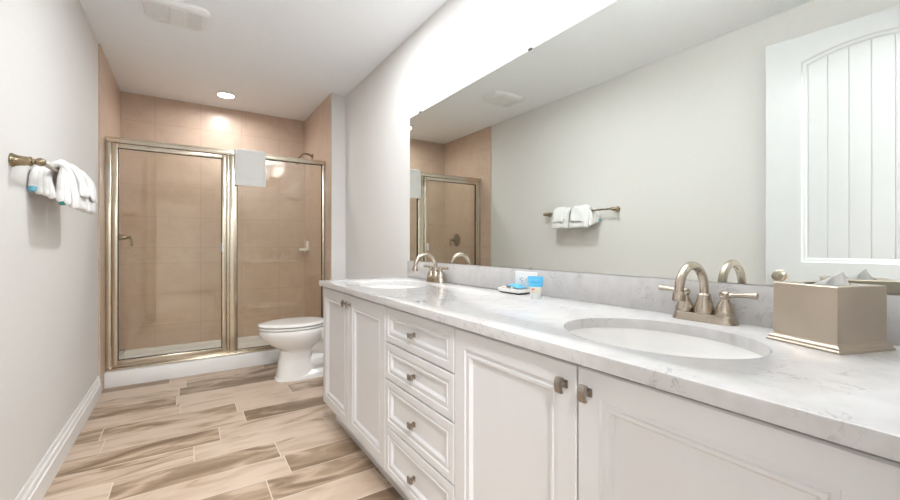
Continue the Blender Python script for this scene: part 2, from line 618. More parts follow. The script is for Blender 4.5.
# ------------------------------------------------------------------ shower
bm = B()
box(bm, XL + 0.009, XS, 3.80, 3.93, 0, 0.112, 0.006)
box(bm, XL + 0.009, XS, 3.92, YB, 0, 0.035)
box(bm, XL + 0.009, XL + 0.05, 3.92, YB, 0, 0.088, 0.004)
box(bm, XS - 0.04, XS, 3.92, YB, 0, 0.088, 0.004)
box(bm, XL + 0.009, XS, YB - 0.04, YB, 0, 0.088, 0.004)
sb = obj('shower_pan', bm, M['acrylic'], None, 30)
tag(sb, 'white acrylic shower pan with a raised curb under the glass', 'shower base')
bm = lathe(B(), (0.3, 4.3, 0.035), (0, 0, 1), [(0, 0.055), (0.003, 0.055), (0.004, 0.04)], 24)
obj('drain', bm, M['chrome'], sb, 30)

YF = 3.87
en = thing('shower_enclosure', (0.3, YF, 0.112), 'framed glass shower enclosure with nickel rails on the white curb', 'shower enclosure')
ZT = 1.848
XA, XB = XL + 0.010, XS - 0.001
mx0, mx1 = 0.281, 0.357
bm = B()
box(bm, XA, XB, YF - 0.028, YF + 0.022, ZT - 0.042, ZT, 0.004)
box(bm, XA, XB, YF - 0.033, YF - 0.024, ZT - 0.012, ZT - 0.001, 0.003)
obj('header', bm, M['frame'], en, 30)
bm = B()
box(bm, XA, XB, YF - 0.036, YF + 0.03, 0.1122, 0.130, 0.005)
box(bm, XA, XB, YF - 0.012, YF + 0.02, 0.128, 0.148, 0.003)
obj('sill_track', bm, M['frame'], en, 30)
for x0, x1 in ((XA, XA + 0.035), (XB - 0.028, XB)):
    bm = B()
    box(bm, x0, x1, YF - 0.024, YF + 0.02, 0.130, ZT - 0.042, 0.004)
    obj('wall_jamb', bm, M['frame'], en, 30)
bm = B()
box(bm, mx0 + 0.02, mx1, YF - 0.026, YF + 0.02, 0.130, ZT - 0.042, 0.005)
box(bm, mx0, mx0 + 0.022, YF - 0.018, YF + 0.016, 0.130, ZT - 0.042, 0.004)
obj('center_post', bm, M['frame'], en, 30)
# hinged door
dx0, dx1, dz0, dz1 = XA + 0.039, mx0 - 0.003, 0.151, ZT - 0.046
bm = B()
fw = 0.034
box(bm, dx0, dx0 + fw, YF - 0.032, YF + 0.006, dz0, dz1, 0.004)
box(bm, dx1 - fw, dx1, YF - 0.032, YF + 0.006, dz0, dz1, 0.004)
box(bm, dx0 + fw - 0.004, dx1 - fw + 0.004, YF - 0.0315, YF + 0.005, dz1 - fw, dz1, 0.004)
box(bm, dx0 + fw - 0.004, dx1 - fw + 0.004, YF - 0.0315, YF + 0.005, dz0, dz0 + fw, 0.004)
sd = obj('door', bm, M['frame'], en, 30)
g = obj('glass_pane', box(B(), dx0 + fw - 0.006, dx1 - fw + 0.006, YF - 0.016, YF - 0.010, dz0 + fw - 0.006, dz1 - fw + 0.006), M['glass'], sd)
bm = B()
for (x0, x1, z0, z1) in ((dx0 + fw, dx0 + fw + 0.004, dz0 + fw, dz1 - fw), (dx1 - fw - 0.004, dx1 - fw, dz0 + fw, dz1 - fw), (dx0 + fw, dx1 - fw, dz1 - fw - 0.004, dz1 - fw), (dx0 + fw, dx1 - fw, dz0 + fw, dz0 + fw + 0.004)):
    box(bm, x0, x1, YF - 0.019, YF - 0.007, z0, z1)
obj('gasket', bm, M['slot'], sd)
bm = B()
box(bm, dx1 - fw - 0.002, dx1 - fw + 0.014, YF - 0.056, YF - 0.028, 0.985, 1.065, 0.004)
obj('pull_handle', bm, M['plastic'], sd, 30)
obj('fixed_glass', box(B(), mx1 - 0.008, XB - 0.02, YF - 0.008, YF - 0.002, 0.140, ZT - 0.035), M['glass'], en)
bm = B()
box(bm, mx1 - 0.001, mx1 + 0.005, YF - 0.011, YF + 0.001, 0.148, ZT - 0.042)
box(bm, XB - 0.033, XB - 0.027, YF - 0.011, YF + 0.001, 0.148, ZT - 0.042)
box(bm, mx1, XB - 0.03, YF - 0.011, YF + 0.001, 0.147, 0.152)
box(bm, mx1, XB - 0.03, YF - 0.011, YF + 0.001, ZT - 0.047, ZT - 0.041)
obj('gasket', bm, M['slot'], en)

# valve on the tiled side wall
vx, vy, vz = XL + 0.009, 4.36, 1.11
v = thing('shower_valve', (vx, vy, vz), 'round nickel shower valve with a lever on the tiled wall', 'shower valve')
obj('escutcheon', lathe(B(), (vx, vy, vz), (1, 0, 0), [(0, 0.083), (0.004, 0.083), (0.010, 0.074), (0.014, 0.045), (0.02, 0.03)], 32), M['bronze'], v, 40)
obj('valve_body', lathe(B(), (vx + 0.018, vy, vz), (1, 0, 0), [(0, 0.03), (0.02, 0.024), (0.03, 0.026), (0.05, 0.018), (0.075, 0.012), (0.085, 0.013), (0.09, 0.006)], 20), M['bronze'], v, 40)
obj('lever', tube(B(), spline([(vx + 0.09, vy, vz), (vx + 0.105, vy - 0.008, vz - 0.012), (vx + 0.113, vy - 0.02, vz - 0.05), (vx + 0.108, vy - 0.024, vz - 0.075)], 5), [0.007] * 5 + [0.008] * 5 + [0.010] * 6, 12), M['bronze'], v, 40)

# shower head
hx, hy, hz = XS, 4.316, 1.975
sh = thing('showerhead', (hx, hy, hz), 'small bronze toned shower head on a curved arm over the glass', 'shower head')
obj('flange', lathe(B(), (hx, hy, hz), (-1, 0, 0), [(0, 0.03), (0.004, 0.03), (0.012, 0.016)], 24), M['bronze'], sh, 40)
arm = spline([(hx, hy, hz), (hx - 0.05, hy, hz + 0.022), (hx - 0.10, hy, hz + 0.012), (hx - 0.135, hy, hz - 0.028)], 5)
obj('shower_arm', tube(B(), arm, 0.0095, 12), M['bronze'], sh, 40)
obj('spray_head', lathe(B(), arm[-1], (-0.62, 0, -0.78), [(0, 0.013), (0.015, 0.016), (0.022, 0.02), (0.05, 0.038), (0.06, 0.04), (0.064, 0.034), (0.065, 0)], 24), M['bronze'], sh, 40)

# corner soap dish
bm = B()
box(bm, XS - 0.012, XS, 4.47, 4.60, 0.985, 1.085, 0.005)
pts = []
for k in range(13):
    a = pi / 2 + pi * k / 12
    pts.append((XS - 0.006 + 0.085 * cos(a), 4.535 + 0.06 * sin(a)))
loft(bm, [[(x, y, 0.985) for x, y in pts], [(x, y, 0.997) for x, y in pts]])
loft(bm, [[(x, y, 0.997) for x, y in pts], [(x, y, 1.012) for x, y in pts],
          [(XS - 0.01 + (x - XS + 0.01) * 0.86, 4.535 + (y - 4.535) * 0.86, 1.012) for x, y in pts],
          [(XS - 0.01 + (x - XS + 0.01) * 0.80, 4.535 + (y - 4.535) * 0.80, 0.999) for x, y in pts]], caps=False)
tag(obj('wall_soap_dish', bm, M['ceramic'], None, 35), 'white ceramic soap dish on the tiled shower wall', 'soap dish')

# hand towel over the shower rail
def draped(bm, x0, x1, yf, yb, ztop, zf, zb, th, n=14, wob=0.003, seed=1):
    """towel hung over a rail that runs along x: front flap to zf at y=yf, back flap to zb at y=yb"""
    rnd = random.Random(seed)
    path = []
    steps = 14
    for k in range(steps + 1):
        path.append((yf, zf + (ztop - 0.02 - zf) * k / steps))
    yc, ry = (yf + yb) / 2, (yb - yf) / 2
    for k in range(1, 8):
        a = pi - pi * k / 8
        path.append((yc + ry * cos(a), ztop - 0.02 + 0.02 * sin(a)))
    for k in range(steps + 1):
        path.append((yb, ztop - 0.02 + (zb - ztop + 0.02) * k / steps))
    m = len(path)
    ph = [rnd.uniform(0, 6) for _ in range(4)]
    outer, inner = [], []
    for k, (y, z) in enumerate(path):
        ya, za = path[max(k - 1, 0)]
        yb_, zb_ = path[min(k + 1, m - 1)]
        d = Vector((0, yb_ - ya, zb_ - za)).normalized()
        nr = Vector((0, -d.z, d.y))
        ro, ri = [], []
        for i in range(n + 1):
            t = i / n
            x = x0 + (x1 - x0) * t
            drop = min(1.0, max(0.0, (ztop - z) / 0.3))
            wv = wob * drop * (sin(t * 7 + ph[0]) + 0.6 * sin(t * 13 + ph[1] + z * 9))
            e = 1.0 - 0.75 * max(0, abs(2 * t - 1) - 0.86) / 0.14
            c = Vector((x, y, z)) + nr * wv
            h = th / 2 * e
            if k == 0 or k == m - 1:
                h *= 0.55
            ro.append(c + nr * h); ri.append(c - nr * h)
        outer.append(ro); inner.append(ri)
    loft(bm, [a + b[::-1] for a, b in zip(outer, inner)])
    return bm


bm = draped(B(), 0.338, 0.576, YF - 0.047, YF + 0.036, ZT + 0.014, 1.552, 1.60, 0.016, 16, 0.0022)
ht = obj('hand_towel', bm, M['towel'], None, 50)
tag(ht, 'folded white hand towel draped over the shower rail', 'towel')
bm = B(); box(bm, 0.341, 0.573, YF - 0.0575, YF - 0.0535, 1.612, 1.622, 0.001)
obj('woven_band', bm, M['towel'], ht)

# recessed can in the shower ceiling, and an unseen one added as fill over the room
def can(x, y, label):
    c = thing('recessed_light', (x, y, H), label, 'ceiling light', 'recessed ceiling lights')
    bm = lathe(B(), (x, y, H), (0, 0, -1), [(0, 0.088), (0.004, 0.087), (0.008, 0.081), (0.0085, 0.068), (0.004, 0.066)], 40)
    obj('trim_ring', bm, M['plastic'], c, 40)
    obj('lens', lathe(B(), (x, y, H), (0, 0, -1), [(0, 0.066), (0.0055, 0.066), (0.006, 0.055)], 32), M['can'], c)


can(0.304, 4.25, 'small round recessed light glowing in the ceiling over the shower')
can(0.62, 2.15, 'added unseen recessed light in the ceiling above the vanity drawers')

gl = thing('added_globe_fill', (0.85, 1.2, H), 'added unseen white globe light hanging close under the ceiling', 'ceiling light')  # fixture added out of view to brighten the ceiling and upper wall
obj('canopy', lathe(B(), (0.85, 1.2, H), (0, 0, -1), [(0, 0.06), (0.012, 0.058), (0.02, 0.03), (0.05, 0.022), (0.056, 0.03)], 24), M['nickel'], gl, 40)
obj('fill_globe', lathe(B(), (0.85, 1.2, 2.30), (0, 0, 1), [(0.09 * sin(radians(-90 + 15 * k)), 0.09 * cos(radians(-90 + 15 * k))) for k in range(12)], 24), M['dome'], gl, 60)

# exhaust fan
fxc, fyc = -0.048, 2.905
fan = thing('exhaust_fan', (fxc, fyc, H), 'white rounded exhaust fan cover on the ceiling', 'exhaust fan')


def rrect(cx, cy, hx, hy, r, z, n=6):
    pts = []
    for (sx, sy, a0) in ((1, 1, 0), (-1, 1, 90), (-1, -1, 180), (1, -1, 270)):
        for k in range(n + 1):
            a = radians(a0 + 90 * k / n)
            pts.append((cx + sx * (hx - r) + r * cos(a), cy + sy * (hy - r) + r * sin(a), z))
    return pts


rings = [rrect(fxc, fyc, 0.168, 0.142, 0.06, H), rrect(fxc, fyc, 0.166, 0.140, 0.06, H - 0.012), rrect(fxc, fyc, 0.156, 0.128, 0.058, H - 0.024), rrect(fxc, fyc, 0.14, 0.112, 0.052, H - 0.029)]
obj('cover', loft(B(), rings), M['plastic'], fan, 30)
M['fan_slot'] = noisy(mat('fan_slot', (0.72, 0.72, 0.72), 0.6), 30, 0.02)
for sx in (-1, 1):
    bm = B()
    for k in range(9):
        yy = fyc - 0.088 + 0.022 * k
        xa, xb = fxc + sx * 0.055, fxc + sx * 0.125
        box(bm, min(xa, xb), max(xa, xb), yy - 0.0035, yy + 0.0035, H - 0.031, H - 0.0285)
    obj('vent_grille', bm, M['fan_slot'], fan)

obj('light_lens', loft(B(), [rrect(fxc, fyc, 0.04, 0.105, 0.012, H - 0.0285), rrect(fxc, fyc, 0.037, 0.10, 0.012, H - 0.034)]), M['plastic'], fan, 30)

# ------------------------------------------------------------------ toilet
TY = 3.33
to = thing('toilet', (0.85, TY, 0), 'white two piece toilet between the vanity and the shower', 'toilet')


def egg(xf, xb, hw, z, n=40, ex=2.0, bias=0.56):
    """outline with its nose at xf and its back at xb"""
    c = xf + (xb - xf) * bias
    pts = []
    for k in range(n):
        a = 2 * pi * k / n
        ca, sa = cos(a), sin(a)
        e = 2 / ex
        px = math.copysign(abs(ca) ** e, ca)
        py = math.copysign(abs(sa) ** e, sa)
        x = c + px * ((xb - c) if px > 0 else (c - xf))
        pts.append((x, TY + py * hw, z))
    return pts


bm = B()
loft(bm, [egg(0.575, 0.865, 0.108, 0.02, ex=2.9), egg(0.586, 0.855, 0.101, 0.08, ex=2.9), egg(0.598, 0.842, 0.096, 0.15, ex=2.8),
          egg(0.607, 0.840, 0.095, 0.205, ex=2.7), egg(0.606, 0.85, 0.100, 0.226, ex=2.5), egg(0.580, 0.87, 0.124, 0.248, ex=2.3), egg(0.535, 0.90, 0.150, 0.275, ex=2.15),
          egg(0.497, 0.93, 0.169, 0.305, ex=2.05), egg(0.470, 0.95, 0.181, 0.335, ex=2.0), egg(0.458, 0.955, 0.186, 0.358, ex=2.0), egg(0.455, 0.955, 0.187, 0.375, ex=2.0),
          egg(0.457, 0.955, 0.185, 0.388, ex=2.0), egg(0.466, 0.95, 0.177, 0.395, ex=2.0)])
loft(bm, [egg(0.566, 1.16, 0.117, 0.0, ex=3.2), egg(0.567, 1.16, 0.116, 0.016, ex=3.2), egg(0.584, 1.15, 0.106, 0.036, ex=3.0), egg(0.60, 1.12, 0.088, 0.062, ex=3.0)])
obj('bowl', bm, M['ceramic'], to, 40)
bm = B()
tube(bm, spline([(0.80, TY, 0.29), (0.92, TY, 0.235), (1.02, TY, 0.20), (1.10, TY, 0.14), (1.12, TY, 0.03)], 6), 0.088, 20)
tube(bm, spline([(0.78, TY, 0.10), (0.90, TY, 0.12), (1.02, TY, 0.12), (1.08, TY, 0.03)], 6), 0.080, 20)
loft(bm, [egg(0.88, 1.228, 0.15, 0.29, ex=3.5), egg(0.86, 1.228, 0.165, 0.34, ex=3.5), egg(0.85, 1.228, 0.17, 0.38, ex=3.5), egg(0.86, 1.228, 0.165, 0.392, ex=3.5)])
obj('trapway', bm, M['ceramic'], to, 40)
bm = loft(B(), [egg(0.458, 0.945, 0.180, 0.3995), egg(0.450, 0.948, 0.187, 0.404), egg(0.450, 0.948, 0.187, 0.412), egg(0.456, 0.945, 0.182, 0.4165)])
obj('seat', bm, M['ceramic'], to, 40)
bm = loft(B(), [egg(0.456, 0.95, 0.182, 0.4215), egg(0.447, 0.953, 0.190, 0.426), egg(0.447, 0.953, 0.190, 0.434), egg(0.458, 0.948, 0.182, 0.441), egg(0.50, 0.93, 0.15, 0.4445), egg(0.56, 0.90, 0.10, 0.4455)])
obj('lid', bm, M['ceramic'], to, 50)
for s in (-1, 1):
    obj('seat_hinge', box(B(), 0.945, 0.985, TY + s * 0.07 - 0.02, TY + s * 0.07 + 0.02, 0.394, 0.425, 0.006), M['plastic'], to, 30)
bm = B()
tk = [(0.39, 1.065, 0.175), (0.40, 1.055, 0.185), (0.55, 1.045, 0.20), (0.70, 1.04, 0.205)]
loft(bm, [rrect((a + 1.234) / 2, TY, (1.234 - a) / 2, hw, 0.03, z) for z, a, hw in tk])
obj('tank', bm, M['ceramic'], to, 40)
bm = loft(B(), [rrect(1.128, TY, 0.106, 0.214, 0.03, 0.70), rrect(1.128, TY, 0.109, 0.218, 0.03, 0.706), rrect(1.128, TY, 0.109, 0.218, 0.03, 0.722), rrect(1.128, TY, 0.10, 0.209, 0.03, 0.732)])
obj('tank_lid', bm, M['ceramic'], to, 40)
bm = lathe(B(), (1.04, TY + 0.15, 0.64), (-1, 0, 0), [(0, 0.016), (0.008, 0.014), (0.016, 0.007), (0.024, 0.007)], 16)
tube(bm, [(1.018, TY + 0.155, 0.64), (1.015, TY + 0.10, 0.635), (1.014, TY + 0.07, 0.63)], [0.006, 0.007, 0.008], 10)
obj('flush_lever', bm, M['chrome'], to, 40)

# ------------------------------------------------------------------ vanity
CT, CB = 0.8375, 0.809                  # counter top and underside
FX = 0.670                              # cabinet door faces
CX0, CX1 = 0.647, XR                    # counter front and back
YV0, YV1 = YE + 0.003, 2.385
DT = 0.02


def panel_front(bm, y0, y1, z0, z1, fr):
    """raised frame front with a stepped bead, facing -x"""
    def rg(i, dep):
        return [(FX + dep, y0 + i, z0 + i), (FX + dep, y1 - i, z0 + i), (FX + dep, y1 - i, z1 - i), (FX + dep, y0 + i, z1 - i)]
    rings = [rg(0, DT), rg(0, 0.003), rg(0.003, 0), rg(fr, 0), rg(fr + 0.0025, 0.0045), rg(fr + 0.011, 0.0045), rg(fr + 0.0135, 0.0015),
             rg(fr + 0.020, 0.0025), rg(fr + 0.026, 0.010), rg(fr + 0.027, 0.0115)]
    return loft(bm, rings)


def pull(parent, y, z, tall, name='knob'):
    bm = B()
    s = 0.0085
    box(bm, FX - 0.004, FX - 0.0002, y - s, y + s, z - s, z + s, 0.001)
    box(bm, FX - 0.020, FX - 0.003, y - 0.0055, y + 0.0055, z - 0.0055, z + 0.0055, 0.001)
    a, b = (0.0075, 0.0165) if tall else (0.0165, 0.0075)
    # bowed plate
    n = 8
    rows = []
    for k in range(n + 1):
        t = -1 + 2 * k / n
        bow = 0.005 * t * t
        if tall:
            rows.append([(FX - 0.027 + bow, y - a, z + b * t), (FX - 0.027 + bow, y + a, z + b * t), (FX - 0.019 + bow, y + a, z + b * t), (FX - 0.019 + bow, y - a, z + b * t)])
        else:
            rows.append([(FX - 0.027 + bow, y + a * t, z - b), (FX - 0.027 + bow, y + a * t, z + b), (FX - 0.019 + bow, y + a * t, z + b), (FX - 0.019 + bow, y + a * t, z - b)])
    loft(bm, rows)
    obj(name, bm, M['knob'], parent, 30)


GAP = 0.0018
ZC0, ZC1 = 0.112, 0.806


def carcass(name, y0, y1, label):
    root = thing(name, ((FX + XR) / 2, (y0 + y1) / 2, 0), label, 'cabinet')
    bm = B()
    xf, xb, t = FX + DT + 0.0005, XR - 0.003, 0.016
    box(bm, xf, xb, y0, y0 + t, ZC0, ZC1)
    box(bm, xf, xb, y1 - t, y1, ZC0, ZC1)
    box(bm, xf, xb, y0 + t, y1 - t, ZC0, ZC0 + t)
    box(bm, xb - 0.006, xb, y0 + t, y1 - t, ZC0 + t, ZC1)
    for z0, z1 in ((ZC0 + t, ZC0 + 0.04), (ZC1 - 0.035, ZC1)):
        box(bm, xf, xf + t, y0 + t, y1 - t, z0, z1)
    obj('body', bm, M['cab'], root)
    bm = B()
    box(bm, xf + 0.055, xf + 0.07, y0, y1, 0.0, ZC0)
    obj('toe_kick', bm, M['cab'], root)
    return root


def sink_base(y0, y1, label, names):
    root = carcass('vanity_sink_cabinet', y0, y1, label)
    if y0 < 0.2:
        obj('filler_strip', box(B(), FX + 0.001, FX + 0.03, YE + 0.002, y0 - 0.0005, ZC0, ZC1), M['cab'], root)
    ym = (y0 + y1) / 2
    for (a, b, ky) in ((y0 + GAP, ym - GAP, ym - 0.030), (ym + GAP, y1 - GAP, ym + 0.030)):
        d = obj('door', panel_front(B(), a, b, 0.128, 0.797, 0.052), M['cab'], root, 20)
        pull(d, ky, 0.752, True)
    return root


y_a, y_b = 0.997, 1.497
sink_base(0.092, y_a, 'white two door vanity cabinet under the sink by the tissue box', None)
sink_base(y_b, 2.378, 'white two door vanity cabinet under the sink nearest the toilet', None)
dr = carcass('vanity_drawer_cabinet', y_a + 0.0005, y_b - 0.0005, 'white four drawer vanity cabinet between the two sink cabinets')
for (z0, z1) in ((0.128, 0.316), (0.320, 0.505), (0.509, 0.654), (0.658, 0.797)):
    d = obj('drawer', panel_front(B(), y_a + GAP, y_b - GAP, z0, z1, 0.026), M['cab'], dr, 20)
    pull(d, (y_a + y_b) / 2, (z0 + z1) / 2, False)

SX, SA, SB = 0.915, 0.178, 0.219        # basin centre x, half depth, half width
SY = (0.521, 1.940)


def ell(cx, cy, a, b, z, n=64):
    return [(cx + a * cos(2 * pi * k / n), cy + b * sin(2 * pi * k / n), z) for k in range(n)]


def countertop():
    bm = B()
    out0 = [(CX0, YV0), (CX1 - 0.001, YV0), (CX1 - 0.001, YV1), (CX0, YV1)]

    def ring_out(i, z):
        return [(CX0 + i, YV0, z), (CX1 - 0.001, YV0, z), (CX1 - 0.001, YV1 - i, z), (CX0 + i, YV1 - i, z)]
    layers = []
    outs = [ring_out(0.003, CT), ring_out(0.0008, CT - 0.0012), ring_out(0, CT - 0.004), ring_out(0, CB)]
    vo = [[bm.verts.new(p) for p in r] for r in outs]
    for a, b in zip(vo[:-1], vo[1:]):
        for i in range(4):
            bm.faces.new((a[i], a[(i + 1) % 4], b[(i + 1) % 4], b[i]))
    holes = []
    for cy in SY:
        rs = [ell(SX, cy, SA + 0.003, SB + 0.003, CT), ell(SX, cy, SA + 0.0008, SB + 0.0008, CT - 0.0012), ell(SX, cy, SA, SB, CT - 0.004), ell(SX, cy, SA, SB, CB)]
        vh = [[bm.verts.new(p) for p in r] for r in rs]
        for a, b in zip(vh[:-1], vh[1:]):
            for i in range(64):
                bm.faces.new((a[i], b[i], b[(i + 1) % 64], a[(i + 1) % 64]))
        holes.append(vh)
    for lv in (0, 3):
        es = []
        for loop in [vo[lv]] + [h[lv] for h in holes]:
            for i in range(len(loop)):
                e = bm.edges.get((loop[i], loop[(i + 1) % len(loop)]))
                es.append(e)
        bmesh.ops.triangle_fill(bm, use_beauty=True, use_dissolve=False, edges=es)
    return bm


ct = obj('countertop', countertop(), M['quartz'], None, 30)
tag(ct, 'long white quartz countertop with grey flecks and two sink cutouts', 'countertop')
SPZ = 0.940
bm = B()
box(bm, XR - 0.021, XR - 0.001, YV0, 2.372, CT + 0.0003, SPZ, 0.0015)
obj('backsplash', bm, M['quartz'], ct, 30)


def basin(cy, label):
    r = thing('sink', (SX, cy, CB), label, 'sink')
    prof = [(1.08, CB), (1.005, CB), (0.995, CB - 0.01), (0.96, CB - 0.045), (0.88, CB - 0.085), (0.72, CB - 0.118), (0.5, CB - 0.135), (0.25, CB - 0.142), (0.10, CB - 0.145)]
    outer = [(0.10, CB - 0.157), (0.5, CB - 0.149), (0.75, CB - 0.130), (0.93, CB - 0.09), (1.02, CB - 0.045), (1.04, CB - 0.012), (1.08, CB - 0.010)]
    rings = [ell(SX, cy, SA * s, SB * s, z) for s, z in prof + outer] + [ell(SX, cy, SA * 1.08, SB * 1.08, CB)]
    obj('bowl', loft(B(), rings, caps=False), M['ceramic'], r, 50)
    obj('drain', lathe(B(), (SX, cy, CB - 0.1465), (0, 0, 1), [(0, 0.024), (0.003, 0.024), (0.004, 0.017), (0.002, 0.016), (0.006, 0.012), (0.0065, 0)], 28), M['nickel'], r, 40)
    return r


s0 = basin(SY[0], 'white oval undermount sink in front of the near faucet')
dup(s0, (SX, SY[1], CB), 'white oval undermount sink at the toilet end of the counter')


def faucet(cx, cy, label):
    r = thing('faucet', (cx, cy, CT), label, 'faucet', 'centerset faucets on the counter')
    z = CT + 0.0002
    bm = loft(B(), [rrect(cx, cy, 0.029, 0.081, 0.026, z), rrect(cx, cy, 0.029, 0.081, 0.026, z + 0.003), rrect(cx, cy, 0.026, 0.077, 0.023, z + 0.010), rrect(cx, cy, 0.0245, 0.0755, 0.022, z + 0.020), rrect(cx, cy, 0.023, 0.074, 0.021, z + 0.022)])
    obj('base_plate', bm, M['nickel'], r, 35)
    zb = z + 0.022
    bm = lathe(B(), (cx, cy, zb), (0, 0, 1), [(0, 0.025), (0.004, 0.0255), (0.015, 0.0235), (0.035, 0.018), (0.045, 0.0155), (0.048, 0.0168), (0.051, 0.0155), (0.054, 0.0125)], 28)
    pts = [(cx, cy, zb + 0.045), (cx, cy, zb + 0.064)]
    R = 0.066
    for k in range(0, 15):
        a = pi * k / 14 * 0.97
        pts.append((cx - R + R * cos(a), cy, zb + 0.065 + R * sin(a)))
    e = Vector(pts[-1])
    pts.append((e.x - 0.001, cy, e.z - 0.012))
    tube(bm, pts, 0.0112, 18)
    obj('spout', bm, M['nickel'], r, 40)
    obj('aerator', lathe(B(), (e.x, cy, e.z - 0.004), (-0.08, 0, -1), [(0, 0.0122), (0.003, 0.0138), (0.022, 0.0158), (0.025, 0.015), (0.0255, 0)], 24), M['nickel'], r, 40)
    for s in (1, -1):
        yh = cy + s * 0.051
        bm = lathe(B(), (cx, yh, zb), (0, 0, 1), [(0, 0.0235), (0.003, 0.024), (0.012, 0.0225), (0.03, 0.0165), (0.040, 0.0105), (0.043, 0.0095), (0.047, 0.0125), (0.053, 0.0140), (0.060, 0.0125), (0.064, 0.007), (0.065, 0)], 24)
        tube(bm, spline([(cx, yh + s * 0.004, zb + 0.054), (cx, yh + s * 0.022, zb + 0.0545), (cx, yh + s * 0.045, zb + 0.057), (cx, yh + s * 0.066, zb + 0.0575), (cx, yh + s * 0.072, zb + 0.0575)], 4),
             [0.0085, 0.008, 0.0075, 0.007, 0.0068, 0.0068, 0.007, 0.0073, 0.0077, 0.0082, 0.0086, 0.009, 0.0092, 0.0094, 0.0095, 0.0095, 0.006], 14, squash=((0, 0, 1), 0.85))
        obj('handle', bm, M['nickel'], r, 40)
    return r


f0 = faucet(1.182, 0.532, 'nickel two handle arched faucet at the sink by the tissue box')
dup(f0, (1.182, 1.945, CT), 'nickel two handle arched faucet at the sink near the toilet')

# mirror
MY0, MY1, MZ0, MZ1 = YV0 + 0.004, 2.362, SPZ + 0.002, 1.884
mr = thing('wall_mirror', (XR, 1.2, MZ0), 'large frameless mirror above the backsplash', 'mirror')
bm = B()
box(bm, XR - 0.0065, XR - 0.0005, MY0, MY1, MZ0, MZ1)
for f in bm.faces:
    if abs(f.normal.x) < 0.5:
        f.material_index = 1
bm.normal_update()
for f in bm.faces:
    f.material_index = 0 if abs(f.normal.x) > 0.5 else 1
obj('mirror_glass', bm, [M['mirror'], M['mirror_edge']], mr)
for (y, top) in ((2.225, 1), (1.25, 0), (1.25, 1), (2.1, 0)):
    bm = B()
    zz = MZ1 if top else MZ0
    sgn = 1 if top else -1
    box(bm, XR - 0.010, XR - 0.0005, y - 0.009, y + 0.009, min(zz, zz + sgn * 0.008) if top else zz - 0.0015, zz + 0.008 if top else zz + 0.006, 0.001)
    obj('mirror_clip', bm, M['slot'] if top else M['chrome'], mr)

# unseen uplight added above the mirror, its three bowls bouncing light off the ceiling
vl = thing('added_uplight_bar', (XR, 0.75, 2.10), 'added three bowl uplight out of view on the wall above the mirror', 'added uplight')
obj('back_plate', box(B(), XR - 0.025, XR - 0.0005, 0.33, 1.11, 2.06, 2.13, 0.006), M['nickel'], vl, 30)
for y in UP_Y:
    bm = tube(B(), spline([(XR - 0.02, y, 2.095), (XR - 0.07, y, 2.06), (XR - 0.125, y, 2.003)], 5), 0.008, 10)
    a = obj('uplight_arm', bm, M['nickel'], vl, 40)
    obj('uplight_bowl', lathe(B(), (XR - 0.125, y, 2.002), (0, 0, 1), [(0, 0.015), (0.01, 0.03), (0.04, 0.05), (0.09, 0.062), (0.092, 0.059), (0.07, 0.053), (0.068, 0.0)], 24), M['nickel'], a, 40)

# outlet on the backsplash
ox = XR - 0.021
ou = thing('outlet', (ox, 1.255, 0.895), 'white electrical outlet plate on the backsplash behind the tube', 'outlet')
obj('cover_plate', box(B(), ox - 0.006, ox - 0.0002, 1.190, 1.322, 0.860, 0.931, 0.003), M['plastic'], ou, 30)
obj('receptacle', box(B(), ox - 0.0085, ox - 0.005, 1.222, 1.290, 0.880, 0.912, 0.002), M['plastic'], ou, 30)
for yy in (1.238, 1.276):
    bm = B()
    for dz in (-0.006, 0.006):
        box(bm, ox - 0.0089, ox - 0.0084, yy - 0.004, yy + 0.004, 0.896 + dz - 0.0013, 0.896 + dz + 0.0013)
    box(bm, ox - 0.0089, ox - 0.0084, yy + 0.008, yy + 0.0125, 0.8940, 0.8985)
    obj('socket_slots', bm, M['slot'], ou)

